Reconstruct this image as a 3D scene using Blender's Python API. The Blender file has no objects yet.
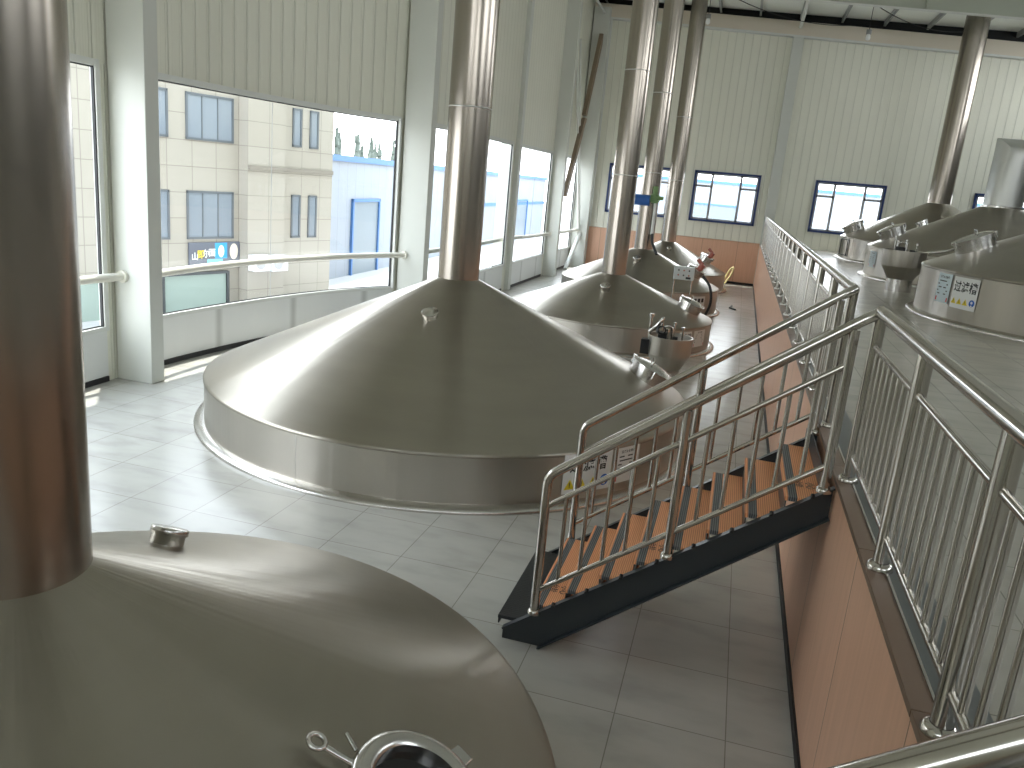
import bpy, bmesh, math, random
from mathutils import Vector, Matrix
random.seed(7)
PI = math.pi
SC = bpy.context.scene
COL = SC.collection

# ------------------------------------------------------------------ camera
CAM_H = 3.74
FOCAL_PX = 801.35
CAM_R = ((0.958, 0.149, -0.244), (0.273, -0.216, 0.937), (0.087, -0.965, -0.248))   # columns: right, down, forward

def _camera():
    r = Vector([CAM_R[i][0] for i in range(3)]).normalized()
    f = Vector([CAM_R[i][2] for i in range(3)]).normalized()
    r = (r - f * r.dot(f)).normalized()
    u = r.cross(f)
    cd = bpy.data.cameras.new('camera')
    cd.sensor_width = 36.0
    cd.lens = FOCAL_PX * 36.0 / 1024.0
    cd.clip_end = 400
    o = bpy.data.objects.new('camera', cd)
    COL.objects.link(o)
    m = Matrix.Identity(4)
    for i in range(3):
        m[i][0] = r[i]; m[i][1] = u[i]; m[i][2] = -f[i]
    m[0][3] = 0; m[1][3] = 0; m[2][3] = CAM_H
    o.matrix_world = m
    SC.camera = o
_camera()

# ------------------------------------------------------------------ light and exposure
SKY_STRENGTH = 3.6
SUN_STRENGTH = 4.0
SC.view_settings.view_transform = 'Standard'
SC.view_settings.look = 'None'
SC.view_settings.gamma = 1.0
SC.view_settings.use_curve_mapping = False
SC.view_settings.exposure = 1.36
SC.cycles.use_denoising = True
SC.cycles.max_bounces = 10
SC.cycles.diffuse_bounces = 5
SC.cycles.glossy_bounces = 6
SC.cycles.transparent_max_bounces = 12
SC.cycles.sample_clamp_indirect = 10.0

def _world():
    w = bpy.data.worlds.new('daylight_sky')
    SC.world = w
    w.use_nodes = True
    nt = w.node_tree
    nt.nodes.clear()
    out = nt.nodes.new('ShaderNodeOutputWorld')
    bg = nt.nodes.new('ShaderNodeBackground')
    tc = nt.nodes.new('ShaderNodeTexCoord')
    sp = nt.nodes.new('ShaderNodeSeparateXYZ')
    cr = nt.nodes.new('ShaderNodeValToRGB')
    nt.links.new(tc.outputs['Generated'], sp.inputs[0])
    nt.links.new(sp.outputs['Z'], cr.inputs[0])
    e = cr.color_ramp.elements
    e[0].position = 0.12; e[0].color = (0.97, 0.98, 1.0, 1)
    e[1].position = 0.8; e[1].color = (0.80, 0.89, 1.0, 1)
    nt.links.new(cr.outputs[0], bg.inputs[0])
    bg.inputs[1].default_value = SKY_STRENGTH
    nt.links.new(bg.outputs[0], out.inputs[0])
_world()

def _sun():
    d = bpy.data.lights.new('sun', 'SUN')
    d.energy = SUN_STRENGTH
    d.angle = math.radians(1.0)
    d.color = (1.0, 0.95, 0.86)
    o = bpy.data.objects.new('sun', d)
    COL.objects.link(o)
    v = Vector((0.16, -0.20, -0.965))          # the way the light travels
    o.rotation_euler = v.to_track_quat('-Z', 'Y').to_euler()
_sun()

def portal(name, loc, sx, sy, normal):
    "a sky portal: emits nothing, only guides sampling through a window opening"
    d = bpy.data.lights.new(name, 'AREA')
    d.shape = 'RECTANGLE'; d.size = sx; d.size_y = sy
    d.cycles.is_portal = True
    o = bpy.data.objects.new(name, d); COL.objects.link(o)
    o.location = loc
    n = Vector(normal).normalized()
    z = -n
    y = Vector((0, 0, 1)) if abs(n.z) < .9 else Vector((0, 1, 0))
    x = y.cross(z).normalized(); y = z.cross(x)
    m = Matrix.Identity(4)
    for i in range(3):
        m[i][0] = x[i]; m[i][1] = y[i]; m[i][2] = z[i]; m[i][3] = loc[i]
    o.matrix_world = m

# ------------------------------------------------------------------ materials
def mat(name, color, rough=0.5, metal=0.0, **k):
    m = bpy.data.materials.new(name)
    m.use_nodes = True
    nt = m.node_tree
    b = nt.nodes['Principled BSDF']
    b.inputs['Base Color'].default_value = (*color, 1)
    b.inputs['Roughness'].default_value = rough
    b.inputs['Metallic'].default_value = metal
    for kk, v in k.items():
        b.inputs[kk].default_value = v
    return m

def N(m, t, **k):
    n = m.node_tree.nodes.new(t)
    for a, v in k.items():
        setattr(n, a, v)
    return n

def L(m, a, b):
    m.node_tree.links.new(a, b)

def BSDF(m):
    return m.node_tree.nodes['Principled BSDF']

def coords(m, kind='Object', scale=(1, 1, 1), loc=(0, 0, 0)):
    tc = N(m, 'ShaderNodeTexCoord')
    mp = N(m, 'ShaderNodeMapping')
    mp.inputs['Scale'].default_value = scale
    mp.inputs['Location'].default_value = loc
    L(m, tc.outputs[kind], mp.inputs[0])
    return mp.outputs[0]

def noise(m, vec, scale, detail=4, rough=.55):
    n = N(m, 'ShaderNodeTexNoise')
    n.inputs['Scale'].default_value = scale
    n.inputs['Detail'].default_value = detail
    n.inputs['Roughness'].default_value = rough
    L(m, vec, n.inputs['Vector'])
    return n.outputs['Fac']

def ramp(m, fac, stops):
    r = N(m, 'ShaderNodeValToRGB')
    e = r.color_ramp.elements
    while len(e) < len(stops):
        e.new(.5)
    for i, (p, c) in enumerate(stops):
        e[i].position = p
        e[i].color = (*c, 1)
    L(m, fac, r.inputs[0])
    return r.outputs[0]

def maprange(m, v, a, b, c, d):
    n = N(m, 'ShaderNodeMapRange')
    for i, x in enumerate((a, b, c, d)):
        n.inputs[i + 1].default_value = x
    L(m, v, n.inputs[0])
    return n.outputs[0]

def bump(m, h, strength, dist=.01):
    n = N(m, 'ShaderNodeBump')
    n.inputs['Strength'].default_value = strength
    n.inputs['Distance'].default_value = dist
    L(m, h, n.inputs['Height'])
    L(m, n.outputs[0], BSDF(m).inputs['Normal'])

def math_node(m, op, a, b=None):
    n = N(m, 'ShaderNodeMath', operation=op)
    for i, v in enumerate((a, b)):
        if v is None: continue
        if isinstance(v, (int, float)): n.inputs[i].default_value = v
        else: L(m, v, n.inputs[i])
    return n.outputs[0]

M = {}

def steel(name, color, rough, aniso, streak, wave=0.0, wave_scale=(2, 2, .35), wave_a=None):
    m = mat(name, color, rough, 1.0)
    b = BSDF(m)
    n = noise(m, coords(m, 'Object', streak), 1.0, 3, .5)
    c = ramp(m, n, [(.3, tuple(x * .95 for x in color)), (.7, tuple(min(1, x * 1.04) for x in color))])
    L(m, c, b.inputs['Base Color'])
    if aniso:
        b.inputs['Anisotropic'].default_value = aniso
        b.inputs['Anisotropic Rotation'].default_value = .25
        t = N(m, 'ShaderNodeTangent', direction_type='RADIAL', axis='Z')
        L(m, t.outputs[0], b.inputs['Tangent'])
    if wave_a:
        tc = N(m, 'ShaderNodeTexCoord'); sp = N(m, 'ShaderNodeSeparateXYZ')
        L(m, tc.outputs['Object'], sp.inputs[0])
        an = math_node(m, 'ARCTAN2', sp.outputs[1], sp.outputs[0])
        nz = N(m, 'ShaderNodeTexNoise', noise_dimensions='1D')
        nz.inputs['Scale'].default_value = wave_a[0]; nz.inputs['Detail'].default_value = 3; nz.inputs['Roughness'].default_value = .6
        L(m, an, nz.inputs['W'])
        bump(m, nz.outputs['Fac'], wave_a[1], .05)
    elif wave:
        w = noise(m, coords(m, 'Object', wave_scale), 1.0, 2, .4)
        bump(m, w, wave, .05)
    return m

M['tank'] = steel('brushed_tank_steel', (.36, .33, .28), .33, .85, (.7, .7, 6), wave_a=(4.0, .10))
M['drum'] = steel('brushed_drum_steel', (.46, .43, .38), .30, .75, (1.5, 1.5, .1), wave_a=(7.0, .20))
M['pipe'] = steel('rolled_flue_steel', (.38, .34, .295), .25, 0, (6, 6, .15), .30, (3.0, 3.0, .22))
M['flange'] = steel('flange_steel', (.62, .60, .57), .25, 0, (3, 3, 3))
M['rail'] = steel('polished_rail_steel', (.52, .49, .45), .17, 0, (2, 2, 2))
M['fitting'] = steel('fitting_steel', (.60, .58, .55), .22, 0, (3, 3, 3))
M['duct'] = mat('galvanised_duct', (.66, .66, .63), .42, 1.0)
M['lead'] = mat('weld_steel', (.62, .61, .58), .35, 1.0)
M['dark'] = mat('black_rubber', (.012, .012, .013), .55)
M['blackglass'] = mat('dark_sight_glass', (.008, .009, .010), .08)
M['white'] = mat('white_paint', (.66, .67, .635), .45)
M['column'] = mat('column_paint', (.60, .61, .56), .5)
M['railpaint'] = mat('cream_pipe_paint', (.72, .70, .62), .45)
M['gasket'] = mat('black_gasket', (.02, .02, .022), .6)
M['bluef'] = mat('blue_window_frame', (.02, .045, .16), .4)
M['winframe'] = mat('dark_office_window_frame', (.10, .115, .13), .5)
M['greyf'] = mat('grey_window_frame', (.36, .36, .37), .45)
M['brace'] = mat('primer_brown_steel', (.22, .165, .11), .6)
M['stringer'] = mat('dark_grey_steel_paint', (.030, .036, .040), .38)
M['purlin'] = mat('grey_roof_steel', (.30, .31, .30), .5)
M['rafter'] = mat('rafter_paint', (.42, .44, .36), .55)
M['ceiling'] = mat('ceiling_panel', (.78, .80, .74), .6)
M['beam'] = mat('gable_beam_paint', (.66, .59, .49), .6)
M['void'] = mat('roof_gap_black', (.010, .010, .011), .8)
M['paper'] = mat('white_vinyl_sheet', (.82, .82, .80), .4)
M['paper_blue'] = mat('pale_blue_vinyl_sheet', (.66, .76, .80), .4)
M['ink'] = mat('black_ink', (.012, .012, .012), .5)
M['red'] = mat('red_ink', (.62, .05, .05), .5)
M['yellow'] = mat('warning_yellow', (.80, .62, .03), .5)
M['bluesign'] = mat('mandatory_blue', (.02, .12, .50), .5)
M['bluemotor'] = mat('blue_motor_paint', (.02, .10, .34), .4)
M['greenmotor'] = mat('green_gearbox_paint', (.16, .27, .10), .5)
M['redmotor'] = mat('red_brown_motor_paint', (.35, .10, .07), .45)
M['greybox'] = mat('grey_control_box', (.52, .54, .52), .4)
M['hose'] = mat('yellow_hose', (.70, .60, .30), .5)
M['bulb'] = mat('white_lamp_bulb', (.85, .85, .83), .3)
M['lampcap'] = mat('lamp_holder', (.25, .25, .24), .5)
M['ac'] = mat('air_conditioner_white', (.75, .78, .82), .5)
M['banner'] = mat('dark_banner', (.10, .11, .14), .5)
M['bannerblue'] = mat('blue_banner', (.03, .28, .60), .5)
M['cyan'] = mat('cyan_paint', (.15, .50, .70), .5)
M['treegreen'] = mat('conifer_green', (.10, .12, .10), .8)
M['canopy'] = mat('canopy_green', (.26, .33, .30), .5)

def glass_mat(name, tint, refl=.05):
    m = bpy.data.materials.new(name); m.use_nodes = True
    nt = m.node_tree; nt.nodes.clear()
    o = nt.nodes.new('ShaderNodeOutputMaterial')
    mx = nt.nodes.new('ShaderNodeMixShader'); mx.inputs[0].default_value = refl
    t = nt.nodes.new('ShaderNodeBsdfTransparent'); t.inputs[0].default_value = (*tint, 1)
    g = nt.nodes.new('ShaderNodeBsdfGlossy'); g.inputs['Roughness'].default_value = .03
    nt.links.new(t.outputs[0], mx.inputs[1]); nt.links.new(g.outputs[0], mx.inputs[2])
    nt.links.new(mx.outputs[0], o.inputs[0])
    return m
M['glass'] = glass_mat('clear_window_glass', (.90, .93, .93))
M['tintglass'] = glass_mat('tinted_window_glass', (.72, .75, .76))  # tint put in to dim the daylight through the left windows
M['extglass'] = mat('office_window_glass', (.20, .23, .265), .12)

def floor_mat(name, base, vein, tile, off, rough):
    m = mat(name, base, rough)
    b = BSDF(m)
    v = coords(m, 'Object', (1, 1, 1), off)
    br = N(m, 'ShaderNodeTexBrick', offset=0.0, squash=1.0)
    L(m, v, br.inputs['Vector'])
    br.inputs['Scale'].default_value = 1.0
    br.inputs['Brick Width'].default_value = tile
    br.inputs['Row Height'].default_value = tile
    br.inputs['Mortar Size'].default_value = .0045
    br.inputs['Mortar Smooth'].default_value = .3
    br.inputs['Color1'].default_value = (.96, .96, .96, 1)
    br.inputs['Color2'].default_value = (1.04, 1.04, 1.04, 1)
    br.inputs['Mortar'].default_value = (.55, .54, .51, 1)
    v2 = coords(m, 'Object', (1.0, 2.2, 1), (0, 0, 0))
    n1 = noise(m, v2, 1.6, 4, .5)
    c = ramp(m, n1, [(.28, vein), (.50, base), (.75, tuple(min(1, x * 1.07) for x in base))])
    mx = N(m, 'ShaderNodeMix', data_type='RGBA', blend_type='MULTIPLY')
    mx.inputs[0].default_value = 1.0
    L(m, c, mx.inputs[6]); L(m, br.outputs['Color'], mx.inputs[7])
    L(m, mx.outputs[2], b.inputs['Base Color'])
    return m
# tile joints: x = -0.3575 + 0.8 k, y = 5.22 + 0.8 k
M['floor'] = floor_mat('polished_floor_tile', (.46, .45, .415), (.39, .38, .35), .80, (.3575, -.42, 0), .24)
M['pfloor'] = floor_mat('platform_floor_tile', (.37, .345, .295), (.32, .30, .26), .80, (.0, .0, 0), .26)

def panel_mat(name, base, pitch, depth=1.0, line=.80):
    "corrugated sheet panels with a rib every pitch metres along U"
    m = mat(name, base, .45)
    b = BSDF(m)
    tc = N(m, 'ShaderNodeTexCoord'); sp = N(m, 'ShaderNodeSeparateXYZ')
    L(m, tc.outputs['UV'], sp.inputs[0])
    u = math_node(m, 'FRACT', math_node(m, 'DIVIDE', sp.outputs[0], pitch))
    tri = math_node(m, 'ABSOLUTE', math_node(m, 'SUBTRACT', u, .5))          # .5 at the joint, 0 mid panel
    groove = maprange(m, tri, .44, .49, 0, 1)
    rib = maprange(m, tri, .30, .36, 0, 1)
    fine = math_node(m, 'SINE', math_node(m, 'MULTIPLY', sp.outputs[0], 2 * PI / (pitch / 6)))
    h = math_node(m, 'ADD', math_node(m, 'MULTIPLY', rib, .6), math_node(m, 'MULTIPLY', groove, -1.4))
    h = math_node(m, 'ADD', h, math_node(m, 'MULTIPLY', fine, .06))
    bump(m, h, .8 * depth, .012)
    n = noise(m, coords(m, 'UV', (1, .5, 1)), 1.3, 4, .5)
    c = ramp(m, n, [(.3, tuple(x * .96 for x in base)), (.7, base)])
    mx = N(m, 'ShaderNodeMix', data_type='RGBA', blend_type='MULTIPLY')
    L(m, math_node(m, 'MULTIPLY', groove, 1.0), mx.inputs[0])
    L(m, c, mx.inputs[6]); mx.inputs[7].default_value = (line, line, line * .98, 1)
    L(m, mx.outputs[2], b.inputs['Base Color'])
    return m
M['wall'] = panel_mat('corrugated_wall_panel', (.73, .725, .62), .33)
M['wallback'] = panel_mat('corrugated_gable_panel', (.80, .79, .675), .34)
M['darkwall'] = panel_mat('dark_grey_wall_panel', (.24, .235, .21), .33)  # unseen wall, colour darkened so the steel chimneys reflect a dark side
M['sill'] = panel_mat('white_dado_panel', (.74, .75, .73), 2.2, .15, .7)

def wood_panel(name, a, b_, joint, off):
    m = mat(name, a, .42)
    b = BSDF(m)
    tc = N(m, 'ShaderNodeTexCoord'); sp = N(m, 'ShaderNodeSeparateXYZ')
    L(m, tc.outputs['UV'], sp.inputs[0])
    u = math_node(m, 'FRACT', math_node(m, 'DIVIDE', math_node(m, 'SUBTRACT', sp.outputs[0], off), joint))
    tri = math_node(m, 'ABSOLUTE', math_node(m, 'SUBTRACT', u, .5))
    groove = maprange(m, tri, .4955, .4985, 0, 1)
    n = noise(m, coords(m, 'UV', (9, .35, 1)), 2.0, 7, .6)
    c = ramp(m, n, [(.3, b_), (.65, a)])
    mx = N(m, 'ShaderNodeMix', data_type='RGBA', blend_type='MULTIPLY')
    L(m, groove, mx.inputs[0]); L(m, c, mx.inputs[6]); mx.inputs[7].default_value = (.25, .25, .25, 1)
    L(m, mx.outputs[2], b.inputs['Base Color'])
    bump(m, math_node(m, 'MULTIPLY', groove, -1), .6, .006)
    return m
M['peach'] = wood_panel('peach_wood_panel', (.72, .43, .295), (.64, .375, .25), 1.55, 3.1)
M['coping'] = mat('brown_coping', (.17, .11, .075), .4)

def tread_mat():
    m = mat('orange_composite_tread', (.50, .20, .085), .55)
    b = BSDF(m)
    tc = N(m, 'ShaderNodeTexCoord'); sp = N(m, 'ShaderNodeSeparateXYZ')
    L(m, tc.outputs['Object'], sp.inputs[0])
    x = sp.outputs[0]
    fine = math_node(m, 'SINE', math_node(m, 'MULTIPLY', x, 2 * PI / .016))
    c1 = ramp(m, maprange(m, fine, -1, 1, 0, 1), [(0, (.58, .22, .09)), (.45, (.86, .37, .17)), (1, (.90, .43, .21))])
    c2 = ramp(m, maprange(m, fine, -1, 1, 0, 1), [(0, (.02, .02, .022)), (.5, (.10, .105, .11)), (1, (.20, .21, .21))])
    inband = math_node(m, 'MULTIPLY', math_node(m, 'GREATER_THAN', x, -.112), math_node(m, 'LESS_THAN', x, -.048))
    mx = N(m, 'ShaderNodeMix', data_type='RGBA')
    L(m, inband, mx.inputs[0]); L(m, c1, mx.inputs[6]); L(m, c2, mx.inputs[7])
    L(m, mx.outputs[2], b.inputs['Base Color'])
    bump(m, fine, .4, .003)
    return m
M['tread'] = tread_mat()

def checker_mat():
    m = mat('black_ribbed_plate', (.018, .019, .021), .5)
    v = coords(m, 'Object', (1, 1, 1))
    w = N(m, 'ShaderNodeTexBrick', offset=.5)
    L(m, v, w.inputs['Vector'])
    w.inputs['Scale'].default_value = 1
    w.inputs['Brick Width'].default_value = .09
    w.inputs['Row Height'].default_value = .03
    w.inputs['Mortar Size'].default_value = .006
    bump(m, math_node(m, 'SUBTRACT', 1.0, w.outputs['Fac']), .8, .006)
    return m
M['checker'] = checker_mat()

def facade_mat():
    m = mat('beige_facade_tile', (.55, .50, .42), .5)
    b = BSDF(m)
    br = N(m, 'ShaderNodeTexBrick', offset=0.0)
    L(m, coords(m, 'UV'), br.inputs['Vector'])
    br.inputs['Scale'].default_value = 1
    br.inputs['Brick Width'].default_value = .9
    br.inputs['Row Height'].default_value = .8
    br.inputs['Mortar Size'].default_value = .012
    br.inputs['Color1'].default_value = (.335, .312, .27, 1)
    br.inputs['Color2'].default_value = (.32, .295, .252, 1)
    br.inputs['Mortar'].default_value = (.21, .19, .16, 1)
    L(m, br.outputs['Color'], b.inputs['Base Color'])
    return m
M['facade'] = facade_mat()
M['whouse'] = panel_mat('white_warehouse_panel', (.225, .25, .285), .9, .3, .85)
M['whblue'] = mat('blue_warehouse_trim', (.05, .14, .33), .5)
M['whdoor'] = mat('warehouse_door_glass', (.15, .18, .20), .3)
M['pave'] = mat('pale_concrete_yard', (.36, .36, .355), .8)

# ------------------------------------------------------------------ mesh helpers
class MB:
    def __init__(self):
        self.v = []; self.f = []; self.uv = {}; self.flat = set()
    def add(self, vs, fs, flat=False, uvs=None):
        b = len(self.v)
        self.v += [Vector(x) for x in vs]
        for k, f in enumerate(fs):
            if flat: self.flat.add(len(self.f))
            if uvs: self.uv[len(self.f)] = uvs[k]
            self.f.append([b + i for i in f])
        return self
    def box(self, c, s, rot=None):
        x, y, z = s[0] / 2, s[1] / 2, s[2] / 2
        vs = [Vector((a * x, b * y, d * z)) for a in (-1, 1) for b in (-1, 1) for d in (-1, 1)]
        if rot is not None: vs = [rot @ v for v in vs]
        vs = [v + Vector(c) for v in vs]
        return self.add(vs, [(0, 1, 3, 2), (4, 6, 7, 5), (0, 4, 5, 1), (2, 3, 7, 6), (0, 2, 6, 4), (1, 5, 7, 3)], True)
    def mm(self, a, b):
        return self.box([(a[i] + b[i]) / 2 for i in range(3)], [abs(b[i] - a[i]) for i in range(3)])
    def prism(self, poly, d):
        "poly: 3d points of one face, d: offset vector"
        n = len(poly); d = Vector(d)
        vs = [Vector(p) for p in poly] + [Vector(p) + d for p in poly]
        fs = [tuple(range(n))[::-1], tuple(range(n, 2 * n))] + [(i, (i + 1) % n, n + (i + 1) % n, n + i) for i in range(n)]
        return self.add(vs, fs, True)
    def tube(self, pts, r, n=12, caps=True):
        pts = [Vector(p) for p in pts]
        rs = r if isinstance(r, (list, tuple)) else [r] * len(pts)
        vs = []; fs = []; prev = None
        for i, p in enumerate(pts):
            a = pts[i + 1] - p if i < len(pts) - 1 else p - pts[i - 1]
            if 0 < i < len(pts) - 1:
                a = (pts[i + 1] - p).normalized() + (p - pts[i - 1]).normalized()
            a.normalize()
            if prev is None:
                q = Vector((0, 0, 1)) if abs(a.z) < .9 else Vector((1, 0, 0))
                x = q.cross(a).normalized()
            else:
                x = (prev - a * prev.dot(a)).normalized()
            prev = x
            y = a.cross(x)
            for k in range(n):
                t = 2 * PI * k / n
                vs.append(p + (x * math.cos(t) + y * math.sin(t)) * rs[i])
        for i in range(len(pts) - 1):
            for k in range(n):
                k2 = (k + 1) % n
                fs.append((i * n + k, i * n + k2, (i + 1) * n + k2, (i + 1) * n + k))
        b = len(self.v)
        self.add(vs, fs)
        if caps:
            self.flat.add(len(self.f)); self.f.append([b + k for k in range(n)][::-1])
            self.flat.add(len(self.f)); self.f.append([b + (len(pts) - 1) * n + k for k in range(n)])
        return self
    def lathe(self, prof, n=48, mtx=None, a0=0, a1=2 * PI):
        full = abs(a1 - a0 - 2 * PI) < 1e-6
        m = n if full else n + 1
        vs = []; fs = []
        for r, z in prof:
            for k in range(m):
                t = a0 + (a1 - a0) * k / n
                vs.append(Vector((r * math.cos(t), r * math.sin(t), z)))
        for i in range(len(prof) - 1):
            for k in range(n):
                k2 = (k + 1) % m
                fs.append((i * m + k, i * m + k2, (i + 1) * m + k2, (i + 1) * m + k))
        if mtx is not None: vs = [mtx @ v for v in vs]
        return self.add(vs, fs)
    def build(self, name, material, parent=None, bevel=0, origin=None, angle=48):
        me = bpy.data.meshes.new(name)
        off = Vector((0, 0, 0))
        if origin is not None: off = Vector(origin)
        elif parent is not None: off = root_loc(parent)
        me.from_pydata([tuple(v - off) for v in self.v], [], self.f)
        if self.uv:
            ul = me.uv_layers.new(name='UVMap')
            for p in me.polygons:
                if p.index in self.uv:
                    for li, u in zip(p.loop_indices, self.uv[p.index]): ul.data[li].uv = u
        nf0 = len(me.polygons)
        bm = bmesh.new(); bm.from_mesh(me)
        bmesh.ops.remove_doubles(bm, verts=bm.verts, dist=1e-5)
        bmesh.ops.recalc_face_normals(bm, faces=bm.faces)
        bm.to_mesh(me); bm.free()
        me.set_sharp_from_angle(angle=math.radians(angle))
        if len(me.polygons) == nf0:
            for k in self.flat: me.polygons[k].use_smooth = False
        me.materials.append(material)
        o = bpy.data.objects.new(name, me)
        COL.objects.link(o)
        if parent is not None: o.parent = parent
        elif origin is not None: o.location = origin
        if bevel:
            md = o.modifiers.new('bevel', 'BEVEL'); md.width = bevel; md.segments = 2; md.limit_method = 'ANGLE'
            md.angle_limit = math.radians(50)
        return o

def root_loc(o):
    l = Vector((0, 0, 0))
    while o is not None:
        l += Vector(o.location); o = o.parent
    return l

def thing(name, label, cat, loc=(0, 0, 0), group=None):
    o = bpy.data.objects.new(name, None)
    o.empty_display_size = .2
    COL.objects.link(o); o.location = loc
    return tag(o, label, cat, group)

def tag(o, label, cat, group=None):
    o['label'] = label; o['category'] = cat
    if group: o['group'] = group
    return o

def struct(o):
    o['kind'] = 'structure'
    return o

def copy_part(o, loc, parent):
    c = o.copy(); c.parent = parent; c.location = loc
    COL.objects.link(c)
    return c

def flat_text(body, size):
    "2-D outline of a line of text as (verts, faces), centred, height = size"
    cu = bpy.data.curves.new('glyphs', 'FONT'); cu.body = body; cu.align_x = 'CENTER'; cu.offset = .016
    ob = bpy.data.objects.new('glyphs', cu); COL.objects.link(ob)
    dg = bpy.context.evaluated_depsgraph_get()
    ev = ob.evaluated_get(dg); me = ev.to_mesh()
    vs = [v.co.copy() for v in me.vertices]; fs = [tuple(p.vertices) for p in me.polygons]
    ev.to_mesh_clear()
    bpy.data.objects.remove(ob); bpy.data.curves.remove(cu)
    if not vs: return [], []
    xs = [v.x for v in vs]; ys = [v.y for v in vs]
    cx = (min(xs) + max(xs)) / 2; cy = (min(ys) + max(ys)) / 2; k = size / max(1e-6, max(ys) - min(ys))
    return [((v.x - cx) * k, (v.y - cy) * k) for v in vs], fs

def rounded(pts, rad, n=6):
    "polyline with its inner corners rounded"
    pts = [Vector(p) for p in pts]; out = [pts[0]]
    for i in range(1, len(pts) - 1):
        a = (pts[i - 1] - pts[i]); b = (pts[i + 1] - pts[i])
        d = min(rad, a.length * .45, b.length * .45)
        p0 = pts[i] + a.normalized() * d; p1 = pts[i] + b.normalized() * d
        for k in range(n + 1):
            t = k / n
            out.append(p0 * (1 - t) ** 2 + pts[i] * 2 * t * (1 - t) + p1 * t * t)
    out.append(pts[-1])
    return out

def frame(p, nrm, up=(0, 0, 1)):
    z = Vector(nrm).normalized(); x = Vector(up).cross(z)
    if x.length < 1e-4: x = Vector((1, 0, 0))
    x.normalize(); y = z.cross(x)
    m = Matrix.Identity(4)
    for i in range(3):
        m[i][0] = x[i]; m[i][1] = y[i]; m[i][2] = z[i]; m[i][3] = p[i]
    return m

# ------------------------------------------------------------------ the room
YB, YF, XR = 37.6, -9.0, 14.0
PLAT, XP = 1.86, 0.93
CEIL = lambda x: 11.47 - .045 * (x + 3)
# plan of the window wall: straight at both ends, bulging out round the big vessel
PLAN = [(-7.5, YF), (-7.5, 0.5), (-7.7, 2.2), (-8.3, 4.2), (-8.95, 6.4), (-9.3, 8.4), (-9.44, 10.2), (-9.45, 11.8),
        (-9.34, 13.4), (-9.12, 15.0), (-8.7, 16.7), (-8.1, 18.1), (-7.7, 19.2), (-7.5, 20.6), (-7.5, YB)]

def plan_curve():
    out = []
    P = [Vector(p) for p in PLAN]
    for i in range(len(P) - 1):
        p0 = P[max(0, i - 1)]; p1 = P[i]; p2 = P[i + 1]; p3 = P[min(len(P) - 1, i + 2)]
        n = max(1, int((p2 - p1).length / .3))
        straight = i in (0, len(P) - 2)
        for k in range(n):
            t = k / n
            if straight: q = p1.lerp(p2, t)
            else:
                m1 = (p2 - p0) * .5; m2 = (p3 - p1) * .5
                if i == 1: m1 = (p2 - p1) * .9
                if i == len(P) - 3: m2 = (p2 - p1) * .9
                q = p1 * (2 * t**3 - 3 * t**2 + 1) + m1 * (t**3 - 2 * t**2 + t) + p2 * (-2 * t**3 + 3 * t**2) + m2 * (t**3 - t**2)
            out.append(q)
    out.append(P[-1])
    return out
WP = plan_curve()

def wall_x(y):
    for a, b in zip(WP, WP[1:]):
        if a.y <= y <= b.y: return a.x + (b.x - a.x) * (y - a.y) / (b.y - a.y)
    return -7.5

SILL, HEAD = .87, 4.84
BAYS = [(3.2, 10.42), (11.0, 18.27), (18.75, 26.15), (27.0, 31.8), (32.75, 36.9)]

def span(y0, y1):
    "wall plan points between two y values"
    pts = [Vector((wall_x(y0), y0))] + [p for p in WP if y0 + .02 < p.y < y1 - .02] + [Vector((wall_x(y1), y1))]
    return pts

def strip(mb, pts, z0, z1, off=0.0, s0=None):
    "vertical sheet along plan points, uv = (length, z)"
    s = s0 if s0 is not None else pts[0].y
    for a, b in zip(pts, pts[1:]):
        l = (b - a).length
        za1 = z1(a.x) if callable(z1) else z1; zb1 = z1(b.x) if callable(z1) else z1
        mb.add([(a.x + off, a.y, z0), (b.x + off, b.y, z0), (b.x + off, b.y, zb1), (a.x + off, a.y, za1)], [(0, 1, 2, 3)], False,
               [[(s, z0), (s + l, z0), (s + l, zb1), (s, za1)]])
        s += l
    return mb

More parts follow.
